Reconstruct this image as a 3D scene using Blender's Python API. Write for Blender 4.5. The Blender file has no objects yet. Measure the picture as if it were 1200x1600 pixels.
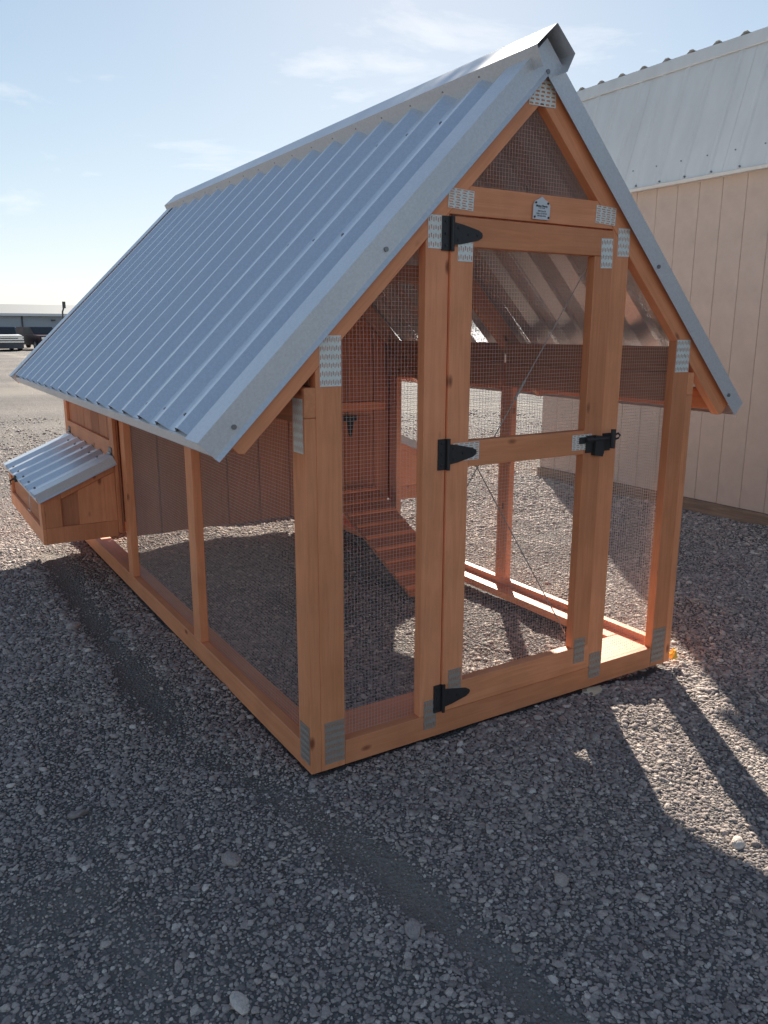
import bpy, bmesh, math, random
import numpy as np
from mathutils import Vector, Matrix, noise
random.seed(7); np.random.seed(7)
SC = bpy.context.scene
COL = SC.collection
# ------------------------------------------------------------------ camera
CP = Vector((-1.0423, -2.1278, 1.4358)); yaw, pit, rol = -0.5556, -0.2259, 0.0022
fw = Vector((-math.sin(yaw)*math.cos(pit), math.cos(yaw)*math.cos(pit), math.sin(pit)))
rt = Vector((math.cos(yaw), math.sin(yaw), 0)); up = rt.cross(fw)
r2 = rt*math.cos(rol)+up*math.sin(rol); u2 = -rt*math.sin(rol)+up*math.cos(rol)
cam = bpy.data.cameras.new('camera'); co = bpy.data.objects.new('camera', cam); COL.objects.link(co)
M = Matrix((r2, u2, -fw)).transposed().to_4x4(); M.translation = CP; co.matrix_world = M
cam.sensor_fit = 'VERTICAL'; cam.sensor_height = 24; cam.lens = 24*1237.4/1600
cam.clip_start = .05; cam.clip_end = 3000
SC.camera = co
# ------------------------------------------------------------------ light
SUN_EL, SUN_AZ = math.radians(27), math.radians(34.0)      # azimuth measured from +Y towards +X
w = bpy.data.worlds.new("World"); SC.world = w; w.use_nodes = True
nt = w.node_tree; nt.nodes.clear(); N = nt.nodes.new; Lk = nt.links.new
wo = N('ShaderNodeOutputWorld'); bg = N('ShaderNodeBackground'); sky = N('ShaderNodeTexSky')
sky.sky_type = 'NISHITA'; sky.sun_disc = False; sky.sun_elevation = SUN_EL; sky.sun_rotation = SUN_AZ
sky.air_density = 1.0; sky.dust_density = .3; sky.ozone_density = 1.0; sky.altitude = 1200
bg.inputs[1].default_value = 0.084
tc = N('ShaderNodeTexCoord'); mp = N('ShaderNodeMapping'); mp.inputs['Scale'].default_value = (1.6, 2.0, 7.0)
mp.inputs['Rotation'].default_value = (0, 0, .5); mp.inputs['Location'].default_value = (5.1, 2.7, 1.11)
cn = N('ShaderNodeTexNoise'); cn.inputs['Scale'].default_value = 1.9; cn.inputs['Detail'].default_value = 7; cn.inputs['Roughness'].default_value = .6
cn.inputs['Distortion'].default_value = .4
cr = N('ShaderNodeValToRGB'); cr.color_ramp.elements[0].position = .585; cr.color_ramp.elements[1].position = .78
cr.color_ramp.elements[1].color = (.75, .75, .75, 1)
mx = N('ShaderNodeMix'); mx.data_type = 'RGBA'
hs = N('ShaderNodeHueSaturation'); hs.inputs['Saturation'].default_value = .45; hs.inputs['Value'].default_value = 1.5
Lk(tc.outputs['Generated'], mp.inputs[0]); Lk(mp.outputs[0], cn.inputs[0]); Lk(cn.outputs[0], cr.inputs[0])
Lk(sky.outputs[0], hs.inputs['Color']); Lk(cr.outputs[0], mx.inputs['Factor'])
Lk(sky.outputs[0], mx.inputs['A']); Lk(hs.outputs[0], mx.inputs['B']); 
# soft shoulder on the bright aureole and horizon, the same for the whole sky: c / (1 + c / LMAX)
LMAX = 7.4
dv = N('ShaderNodeVectorMath'); dv.operation = 'MULTIPLY_ADD'; dv.inputs[1].default_value = (1/LMAX,)*3; dv.inputs[2].default_value = (1, 1, 1)
dq = N('ShaderNodeVectorMath'); dq.operation = 'DIVIDE'
Lk(mx.outputs['Result'], dv.inputs[0]); Lk(mx.outputs['Result'], dq.inputs[0]); Lk(dv.outputs[0], dq.inputs[1]); Lk(dq.outputs[0], bg.inputs[0]); Lk(bg.outputs[0], wo.inputs[0])
sl = bpy.data.lights.new('sun', 'SUN'); sl.energy = 5.0; sl.angle = math.radians(.55); sl.color = (1, .93, .82)
so = bpy.data.objects.new('sun', sl); COL.objects.link(so)
sd = Vector((math.sin(SUN_AZ)*math.cos(SUN_EL), math.cos(SUN_AZ)*math.cos(SUN_EL), math.sin(SUN_EL)))
so.rotation_euler = sd.to_track_quat('Z', 'Y').to_euler(); so.location = sd*30
SC.view_settings.view_transform = 'Standard'; SC.view_settings.look = 'None'
SC.view_settings.gamma = 1; SC.view_settings.use_curve_mapping = False; SC.view_settings.exposure = 1.5

# ------------------------------------------------------------------ materials
def mat(name, col, rough=.7, metal=0, build=None, spec=.5):
    m = bpy.data.materials.new(name); m.use_nodes = True
    t = m.node_tree; b = t.nodes['Principled BSDF']
    b.inputs['Base Color'].default_value = (*col, 1); b.inputs['Roughness'].default_value = rough
    b.inputs['Metallic'].default_value = metal; b.inputs['Specular IOR Level'].default_value = spec
    if build: build(t, b)
    return m
def nd(t, typ, **k):
    n = t.nodes.new(typ)
    for a, v in k.items():
        if a in n.inputs: n.inputs[a].default_value = v
        else: setattr(n, a, v)
    return n
def ramp(t, stops):
    r = t.nodes.new('ShaderNodeValToRGB'); e = r.color_ramp.elements
    e[0].position, e[0].color = stops[0][0], (*stops[0][1], 1); e[1].position, e[1].color = stops[1][0], (*stops[1][1], 1)
    for p, c in stops[2:]:
        x = e.new(p); x.color = (*c, 1)
    return r
def mixc(t, f, a, b, mode='MIX'):
    m = t.nodes.new('ShaderNodeMix'); m.data_type = 'RGBA'; m.blend_type = mode
    for k, v in (('Factor', f), ('A', a), ('B', b)):
        i = m.inputs[k] if k != 'Factor' else m.inputs[0]
        if k == 'A': i = m.inputs[6]
        if k == 'B': i = m.inputs[7]
        if hasattr(v, 'is_linked') or hasattr(v, 'links'): t.links.new(v, i)
        else: i.default_value = v if k == 'Factor' else (*v, 1)
    return m.outputs[2]
def bump(t, b, h, strength=.3, dist=.01):
    n = nd(t, 'ShaderNodeBump', Strength=strength, Distance=dist); t.links.new(h, n.inputs['Height']); t.links.new(n.outputs[0], b.inputs['Normal'])
def wood_build(c1, c2, dark, knots=True, seed=0.0):
    def f(t, b):
        L = t.links.new
        tcn = nd(t, 'ShaderNodeTexCoord'); oi = nd(t, 'ShaderNodeObjectInfo')
        add = nd(t, 'ShaderNodeVectorMath', operation='MULTIPLY_ADD'); add.inputs[1].default_value = (1, 1, 1)
        cmb = nd(t, 'ShaderNodeCombineXYZ'); ml = nd(t, 'ShaderNodeMath', operation='MULTIPLY'); ml.inputs[1].default_value = 37.0
        L(oi.outputs['Random'], ml.inputs[0]); L(ml.outputs[0], cmb.inputs[0]); L(ml.outputs[0], cmb.inputs[1]); L(ml.outputs[0], cmb.inputs[2])
        L(tcn.outputs['Object'], add.inputs[0]); L(cmb.outputs[0], add.inputs[2])
        m1 = nd(t, 'ShaderNodeMapping'); m1.inputs['Scale'].default_value = (1.3, 22, 22); L(add.outputs[0], m1.inputs[0])
        n1 = nd(t, 'ShaderNodeTexNoise', Scale=2.2, Detail=6.0, Roughness=.65, Distortion=1.2); L(m1.outputs[0], n1.inputs['Vector'])
        r1 = ramp(t, [(.36, c2), (.62, c1)]); L(n1.outputs[0], r1.inputs[0])
        # blotchy stain
        n2 = nd(t, 'ShaderNodeTexNoise', Scale=5.0, Detail=3.0); L(add.outputs[0], n2.inputs['Vector'])
        r2_ = ramp(t, [(.3, (.88, .87, .86)), (.7, (1.06, 1.05, 1.04))]); L(n2.outputs[0], r2_.inputs[0])
        c = mixc(t, 1.0, r1.outputs[0], r2_.outputs[0], 'MULTIPLY')
        # per board tone
        r3 = ramp(t, [(0, (.80, .76, .72)), (1, (1.10, 1.10, 1.10)), (.5, (.96, .95, .90))]); L(oi.outputs['Random'], r3.inputs[0])
        c = mixc(t, 1.0, c, r3.outputs[0], 'MULTIPLY')
        if knots:
            m2 = nd(t, 'ShaderNodeMapping'); m2.inputs['Scale'].default_value = (4.2, 9, 9); L(add.outputs[0], m2.inputs[0])
            v = nd(t, 'ShaderNodeTexVoronoi', Scale=1.0); L(m2.outputs[0], v.inputs['Vector'])
            r4 = ramp(t, [(.045, (.95, .95, .95)), (.12, (0, 0, 0))]); L(v.outputs['Distance'], r4.inputs[0])
            c = mixc(t, r4.outputs[0], c, dark)
        L(c, b.inputs['Base Color'])
        bump(t, b, n1.outputs[0], .25, .003)
        b.inputs['Coat Weight'].default_value = 0.0
    return f
WOOD = mat('stained_wood', (.5, .2, .1), .52, build=wood_build((.86, .35, .175), (.77, .29, .135), (.25, .07, .03)), spec=.4)
WOODF = mat('stained_plywood', (.4, .15, .08), .7, build=wood_build((.58, .245, .135), (.50, .20, .105), (.2, .07, .05), False), spec=.3)
WOOD_SHADED = mat('shaded_interior_wood', (.5, .3, .2), .75, build=wood_build((.52, .275, .175), (.44, .225, .14), (.16, .07, .04)), spec=.3)  # same stained wood, with the interior shade put into a darker, duller colour
def metal_build(base, r0, r1, sc=3.0, bs=.12):
    def f(t, b):
        tcn = nd(t, 'ShaderNodeTexCoord'); n = nd(t, 'ShaderNodeTexNoise', Scale=sc, Detail=5.0, Roughness=.6); t.links.new(tcn.outputs['Object'], n.inputs['Vector'])
        r = ramp(t, [(.3, (r0,)*3), (.7, (r1,)*3)]); t.links.new(n.outputs[0], r.inputs[0]); t.links.new(r.outputs[0], b.inputs['Roughness'])
        v = nd(t, 'ShaderNodeTexVoronoi', Scale=160.0); t.links.new(tcn.outputs['Object'], v.inputs['Vector'])
        r_ = ramp(t, [(0, tuple(x*.93 for x in base)), (1, tuple(min(1, x*1.06) for x in base))]); t.links.new(v.outputs['Color'], r_.inputs[0])
        t.links.new(r_.outputs[0], b.inputs['Base Color'])
        n3 = nd(t, 'ShaderNodeTexNoise', Scale=2.5, Detail=2.0); t.links.new(tcn.outputs['Object'], n3.inputs['Vector'])
        bump(t, b, n3.outputs[0], bs, .02)
    return f
GALV = mat('galvalume_sheet', (.6, .63, .66), .35, .62, metal_build((.68, .70, .73), .30, .42))
TRIM = mat('galvalume_trim', (.6, .63, .66), .4, .4, metal_build((.66, .67, .69), .38, .5))
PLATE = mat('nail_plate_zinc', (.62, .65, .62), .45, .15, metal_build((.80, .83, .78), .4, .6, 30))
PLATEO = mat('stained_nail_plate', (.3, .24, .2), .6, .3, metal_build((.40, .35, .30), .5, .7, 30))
WIRE = mat('galvanized_wire', (.60, .58, .56), .45, .2, spec=.5)
CABLE = mat('steel_cable', (.38, .33, .29), .5, .2)
BLACK = mat('black_powder_coat', (.028, .027, .028), .5)
SCREW = mat('screw_steel', (.25, .25, .26), .4, .8)
SIGNW = mat('white_sign_plate', (.68, .70, .72), .4)
SIGNK = mat('sign_ink', (.03, .03, .035), .6)
YEL = mat('yellow_plastic', (.85, .5, .06), .4)
STRING = mat('white_string', (.8, .78, .74), .8)
CHIP = mat('pale_wood_chip', (.7, .6, .42), .8)
def paint_build(c, vs=.06, streak=True):
    def f(t, b):
        tcn = nd(t, 'ShaderNodeTexCoord'); mpn = nd(t, 'ShaderNodeMapping'); mpn.inputs['Scale'].default_value = (4, 4, .6)
        t.links.new(tcn.outputs['Object'], mpn.inputs[0])
        n = nd(t, 'ShaderNodeTexNoise', Scale=1.5, Detail=6.0, Roughness=.6); t.links.new(mpn.outputs[0], n.inputs['Vector'])
        r = ramp(t, [(.3, tuple(x*(1-vs*1.6) for x in c)), (.7, tuple(min(1, x*(1+vs)) for x in c))]); t.links.new(n.outputs[0], r.inputs[0])
        t.links.new(r.outputs[0], b.inputs['Base Color'])
        n3 = nd(t, 'ShaderNodeTexNoise', Scale=90.0, Detail=3.0); t.links.new(tcn.outputs['Object'], n3.inputs['Vector']); bump(t, b, n3.outputs[0], .12, .003)
    return f
CREAM = mat('cream_painted_siding', (.62, .47, .36), .7, build=paint_build((.50, .385, .315)))
WHITEM = mat('white_painted_steel', (.7, .7, .68), .42, build=paint_build((.62, .62, .60), .05))
SKIDM = mat('weathered_skid_wood', (.22, .16, .12), .85, build=wood_build((.26, .18, .13), (.17, .11, .08), (.06, .04, .03)))
FARW = mat('far_white_wall', (.42, .46, .5), .7, build=paint_build((.36, .40, .44), .03))
FARR = mat('far_white_roof', (.62, .62, .6), .6, build=paint_build((.22, .22, .215), .03))
DARKP = mat('far_dark_steel', (.08, .08, .09), .6)
CARG = mat('grey_car_paint', (.10, .10, .11), .35)
CARM = mat('maroon_car_paint', (.05, .022, .028), .3)
CARW = mat('white_car_paint', (.7, .7, .7), .35)
CHROME = mat('chrome', (.75, .75, .75), .25, .8)
GLASS = mat('dark_car_glass', (.02, .02, .024), .45)
TYRE = mat('tyre_rubber', (.02, .02, .02), .85)

# ------------------------------------------------------------------ helpers
WM = {}
def link(name, me, m, parent=None, world=None, **props):
    o = bpy.data.objects.new(name, me); COL.objects.link(o)
    if m and me and not me.materials: me.materials.append(m)
    wmx = world if world is not None else Matrix.Identity(4)
    WM[o.name] = wmx
    if parent:
        o.parent = parent; o.matrix_basis = WM[parent.name].inverted() @ wmx
    else: o.matrix_basis = wmx
    for k, v in props.items(): o[k] = v
    return o
def thing(name, loc, label, category, group=None, rz=0):
    o = link(name, None, None, None, Matrix.Translation(loc) @ Matrix.Rotation(rz, 4, 'Z'))
    o['label'] = label; o['category'] = category
    if group: o['group'] = group
    return o
def pydata(name, v, f, smooth=False):
    me = bpy.data.meshes.new(name); me.from_pydata([tuple(x) for x in v], [], f); me.update()
    if smooth:
        for p in me.polygons: p.use_smooth = True
    return me
_bx = {}
def boxmesh(l, w_, t_, bev=.0018):
    k = (round(l, 4), round(w_, 4), round(t_, 4), bev)
    if k in _bx: return _bx[k]
    bm = bmesh.new(); bmesh.ops.create_cube(bm, size=1)
    for v in bm.verts: v.co = Vector((v.co.x*l, v.co.y*w_, v.co.z*t_))
    if bev: bmesh.ops.bevel(bm, geom=bm.edges[:], offset=bev, segments=1, affect='EDGES')
    me = bpy.data.meshes.new('board'); bm.to_mesh(me); bm.free(); _bx[k] = me
    return me
def frame(o, ex, ey, ez=None):
    ex = Vector(ex).normalized(); ey = Vector(ey); ey = (ey-ex*ey.dot(ex)).normalized(); ez = ex.cross(ey)
    m = Matrix((ex, ey, ez)).transposed().to_4x4(); m.translation = Vector(o); return m
def box(name, lo, hi, m, parent, axis=None, bev=.0018, **p):
    """axis aligned box; local X runs along its longest side so that the grain follows it"""
    lo = Vector(lo); hi = Vector(hi); d = hi-lo; c = (lo+hi)/2
    ax = axis if axis is not None else max(range(3), key=lambda i: d[i])
    oth = [i for i in range(3) if i != ax]; oth.sort(key=lambda i: -d[i])
    e = [Vector((1, 0, 0)), Vector((0, 1, 0)), Vector((0, 0, 1))]
    me = boxmesh(d[ax], d[oth[0]], d[oth[1]], min(bev, min(d)*.3) if bev else 0)
    mm = bpy.data.meshes.get(me.name)
    if me.materials and me.materials[0] != m:
        me = me.copy(); me.materials.clear()
    return link(name, me, m, parent, frame(c, e[ax], e[oth[0]]), **p)
def board(name, a, b, w_, t_, wd, m, parent, bev=.0018, **p):
    a = Vector(a); b = Vector(b); me = boxmesh((b-a).length, w_, t_, bev)
    if me.materials and me.materials[0] != m: me = me.copy(); me.materials.clear()
    return link(name, me, m, parent, frame((a+b)/2, b-a, wd), **p)
def prism(name, pts, o, eu, ev, depth, m, parent, bev=.0015, **p):
    """polygon pts (u, v) extruded by depth along eu x ev; local X = eu (the grain)"""
    bm = bmesh.new(); n = len(pts)
    area = sum(pts[i][0]*pts[(i+1) % n][1]-pts[(i+1) % n][0]*pts[i][1] for i in range(n))
    if area < 0: pts = pts[::-1]
    v0 = [bm.verts.new((u, v, 0)) for u, v in pts]; v1 = [bm.verts.new((u, v, depth)) for u, v in pts]
    bm.faces.new(v0[::-1]); bm.faces.new(v1)
    for i in range(n): bm.faces.new((v0[i], v0[(i+1) % n], v1[(i+1) % n], v1[i]))
    bmesh.ops.recalc_face_normals(bm, faces=bm.faces[:])
    if bev: bmesh.ops.bevel(bm, geom=bm.edges[:], offset=bev, segments=1, affect='EDGES')
    me = bpy.data.meshes.new(name); bm.to_mesh(me); bm.free()
    return link(name, me, m, parent, frame(o, eu, ev), **p)
class MB:
    def __init__(s): s.v = []; s.f = []
    def add(s, v, f):
        k = len(s.v); s.v += [tuple(x) for x in v]; s.f += [tuple(i+k for i in q) for q in f]
    def box(s, lo, hi):
        x0, y0, z0 = lo; x1, y1, z1 = hi
        s.add([(x0,y0,z0),(x1,y0,z0),(x1,y1,z0),(x0,y1,z0),(x0,y0,z1),(x1,y0,z1),(x1,y1,z1),(x0,y1,z1)],
              [(3,2,1,0),(4,5,6,7),(0,1,5,4),(1,2,6,5),(2,3,7,6),(3,0,4,7)])
    def rod(s, pts, r, n=6, cap=True):
        pts = [Vector(p) for p in pts]; rings = []
        for i, p in enumerate(pts):
            d = (pts[min(i+1, len(pts)-1)]-pts[max(i-1, 0)]).normalized()
            a = d.cross(Vector((0, 0, 1)) if abs(d.z) < .9 else Vector((1, 0, 0))).normalized(); b = d.cross(a)
            rings.append([p+(a*math.cos(2*math.pi*k/n)+b*math.sin(2*math.pi*k/n))*r for k in range(n)])
        v = [q for R in rings for q in R]; f = []
        for i in range(len(pts)-1):
            for k in range(n): f.append((i*n+k, i*n+(k+1) % n, (i+1)*n+(k+1) % n, (i+1)*n+k))
        if cap: f.append(tuple(range(n))[::-1]); f.append(tuple((len(pts)-1)*n+k for k in range(n)))
        s.add(v, f)
    def ext(s, pts, o, eu, ev, d):
        eu = Vector(eu); ev = Vector(ev); nn = eu.cross(ev)*d; o = Vector(o); n = len(pts)
        a = [o+eu*u+ev*v for u, v in pts]; b = [p+nn for p in a]
        s.add(a+b, [tuple(range(n))[::-1], tuple(range(n, 2*n))]+[(i, (i+1) % n, n+(i+1) % n, n+i) for i in range(n)])
    def build(s, name, m, parent=None, smooth=False, **p):
        return link(name, pydata(name, s.v, s.f, smooth), m, parent, WMOFF if False else None, **p)

# ------------------------------------------------------------------ the ground
TRACK = [(-.26, 3.3), (-.28, 2.6), (-.29, 1.7), (-.31, 1.0), (-.28, .4), (-.18, .05), (-.06, -.3), (-.02, -.6), (.0, -.9), (.05, -1.3), (.1, -2.4)]
def dtrack(x, y):
    best = np.full(np.shape(x), 9.0)
    for (ax, ay), (bx_, by) in zip(TRACK[:-1], TRACK[1:]):
        dx, dy = bx_-ax, by-ay; L2 = dx*dx+dy*dy
        t_ = np.clip(((x-ax)*dx+(y-ay)*dy)/L2, 0, 1); d = np.hypot(x-ax-t_*dx, y-ay-t_*dy)
        best = np.minimum(best, d)
    return best
def tgap(y): return np.clip(np.maximum((y-.05)/.9, (.02-y)/.55), .4, 1)
def vnoise(x, y, s, seed=0):
    """cheap smooth value noise, vectorised"""
    x = np.asarray(x)*s+seed*17.3; y = np.asarray(y)*s+seed*9.1
    xi = np.floor(x).astype(np.int64); yi = np.floor(y).astype(np.int64); fx = x-xi; fy = y-yi
    fx = fx*fx*(3-2*fx); fy = fy*fy*(3-2*fy)
    def h(a, b):
        n_ = (a*374761393+b*668265263+seed*1442695) & 0x7fffffff; n_ = ((n_ ^ (n_ >> 13))*1274126177) & 0x7fffffff
        return ((n_ ^ (n_ >> 16)) & 0xffff)/65535.0
    return (h(xi, yi)*(1-fx)+h(xi+1, yi)*fx)*(1-fy)+(h(xi, yi+1)*(1-fx)+h(xi+1, yi+1)*fx)*fy
def height(x, y):
    d = np.hypot(x-.5, y-.5)
    h = -.014-.016*np.clip((x-.7)/.9, 0, 1)*np.clip((3.0-x)/1.0, 0, 1)
    amp = np.clip(1.6-d*.05, .5, 1.6)
    h = h+(vnoise(x, y, 2.2, 1)-.5)*.022*amp+(vnoise(x, y, 6., 2)-.5)*.010*amp+(vnoise(x, y, .35, 3)-.5)*.05*np.clip(d/12-.3, 0, 1)
    t = dtrack(x, y); t2 = dtrack(x-.0, y)+0*x
    k = np.clip(1-np.clip(y-3., 0, 1), 0, 1)
    g_ = tgap(y); h = h-.013*np.exp(-(t/.055)**2)*k*g_+.006*np.exp(-((t-.13)/.05)**2)*k*g_
    inside = (x > 0) & (x < 1.78) & (y > 0) & (y < 3.6)
    h = np.where(inside, np.minimum(h, -.004), h)
    return h
def dirtmask(x, y):
    t = dtrack(x, y)
    wv = .025+.065*vnoise(x, y, 3.0, 5)
    a = np.clip(1.0-(t/wv)**2*.45, 0, 1)*np.clip(.38+.75*vnoise(x, y, 7., 6)+.35*vnoise(x, y, 31., 16)-.1, 0, 1)*tgap(y)
    t3 = np.abs((x+.62)-.06*(y-1)+.02*np.sin(y*3)); a = np.maximum(a, np.clip(1-(t3/.06)**2*.5, 0, 1)*.38*np.clip(vnoise(x, y, 5., 33)*1.3, 0, 1)*np.clip((3-y)/1, 0, 1))
    b = np.clip((vnoise(x, y, 1.7, 8)*.6+vnoise(x, y, 5.0, 9)*.4-.70)*5, 0, 1)*.55
    c = np.clip((vnoise(x, y, .45, 11)*.6+vnoise(x, y, 1.6, 12)*.4-.58)*6, 0, 1)*np.clip((y-6)/5, 0, 1)
    return np.clip(np.maximum(np.maximum(a, b), c), 0, 1)
def axis_(a0, a1, st, far0, far1):
    m_ = list(np.arange(a0, a1+1e-6, st)); g_ = st; x = a1
    while x < far1: g_ *= 1.16; x += g_; m_.append(x)
    g_ = st; x = a0
    while x > far0: g_ *= 1.16; x -= g_; m_.insert(0, x)
    return np.array(m_)
gx = axis_(-2.6, 4.6, .032, -900, 900); gy = axis_(-2.2, 6.5, .032, -300, 1500)
X, Y = np.meshgrid(gx, gy); Z = height(X, Y)
nx, ny = len(gx), len(gy)
gm = bpy.data.meshes.new('ground')
vv = np.stack([X, Y, Z], -1).reshape(-1, 3)
ii = np.arange(nx*ny).reshape(ny, nx)
ff = np.stack([ii[:-1, :-1], ii[:-1, 1:], ii[1:, 1:], ii[1:, :-1]], -1).reshape(-1, 4)
gm.vertices.add(len(vv)); gm.vertices.foreach_set('co', vv.ravel())
gm.loops.add(ff.size); gm.loops.foreach_set('vertex_index', ff.ravel())
gm.polygons.add(len(ff)); gm.polygons.foreach_set('loop_start', np.arange(0, ff.size, 4)); gm.polygons.foreach_set('loop_total', np.full(len(ff), 4))
gm.polygons.foreach_set('use_smooth', np.ones(len(ff), bool)); gm.update()
at = gm.attributes.new('dirt', 'FLOAT', 'POINT'); at.data.foreach_set('value', dirtmask(X, Y).ravel().astype(np.float32))
def ground_build(t, b):
    L = t.links.new
    g = nd(t, 'ShaderNodeNewGeometry'); a = nd(t, 'ShaderNodeAttribute', attribute_name='dirt')
    v = nd(t, 'ShaderNodeTexVoronoi', Scale=95.0, Randomness=1.0); L(g.outputs['Position'], v.inputs['Vector'])
    r = ramp(t, [(0, (.125, .107, .095)), (1, (.32, .272, .238)), (.5, (.21, .178, .156))]); L(v.outputs['Color'], r.inputs[0])
    v2 = nd(t, 'ShaderNodeTexVoronoi', Scale=22.0); L(g.outputs['Position'], v2.inputs['Vector'])
    r2_ = ramp(t, [(0, (.12, .108, .10)), (1, (.29, .26, .24))]); L(v2.outputs['Color'], r2_.inputs[0])
    c = mixc(t, .5, r.outputs[0], r2_.outputs[0])
    n = nd(t, 'ShaderNodeTexNoise', Scale=260.0, Detail=3.0); L(g.outputs['Position'], n.inputs['Vector'])
    rd = ramp(t, [(.3, (.25, .212, .178)), (.7, (.38, .322, .268))]); L(n.outputs[0], rd.inputs[0])
    c = mixc(t, a.outputs['Fac'], c, rd.outputs[0])
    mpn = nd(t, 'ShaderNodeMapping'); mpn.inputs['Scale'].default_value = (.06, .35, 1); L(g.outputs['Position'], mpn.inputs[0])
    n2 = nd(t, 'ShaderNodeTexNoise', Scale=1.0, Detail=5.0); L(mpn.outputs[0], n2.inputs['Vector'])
    r3 = ramp(t, [(.35, (.52, .53, .55)), (.65, (.86, .87, .88))]); L(n2.outputs[0], r3.inputs[0])  # streak tones, darkened overall to stand in for shade between stones
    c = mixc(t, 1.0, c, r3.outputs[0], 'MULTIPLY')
    L(c, b.inputs['Base Color'])
    s = nd(t, 'ShaderNodeMath', operation='ADD'); L(v.outputs['Distance'], s.inputs[0]); L(v2.outputs['Distance'], s.inputs[1])
    bump(t, b, s.outputs[0], .9, .012)
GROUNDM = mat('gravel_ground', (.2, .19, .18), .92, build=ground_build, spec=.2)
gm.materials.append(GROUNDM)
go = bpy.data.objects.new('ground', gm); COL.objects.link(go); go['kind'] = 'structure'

# pebbles: geometry-nodes instances on generated points
def pebble_build(t, b):
    oi = nd(t, 'ShaderNodeObjectInfo'); L = t.links.new
    r = ramp(t, [(0, (.25, .205, .185)), (1, (.76, .66, .57)), (.3, (.375, .312, .28)), (.55, (.435, .362, .322)), (.8, (.49, .405, .350)), (.93, (.60, .50, .43))])
    L(oi.outputs['Random'], r.inputs[0])
    tcn = nd(t, 'ShaderNodeTexCoord'); n = nd(t, 'ShaderNodeTexNoise', Scale=3.0, Detail=4.0); L(tcn.outputs['Object'], n.inputs['Vector'])
    r2_ = ramp(t, [(.3, (.78, .78, .78)), (.7, (1.15, 1.13, 1.1))]); L(n.outputs[0], r2_.inputs[0])
    L(mixc(t, 1.0, r.outputs[0], r2_.outputs[0], 'MULTIPLY'), b.inputs['Base Color'])
    bump(t, b, n.outputs[0], .3, .1)
PEB = mat('river_gravel', (.2, .19, .18), .82, build=pebble_build, spec=.3)
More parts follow.
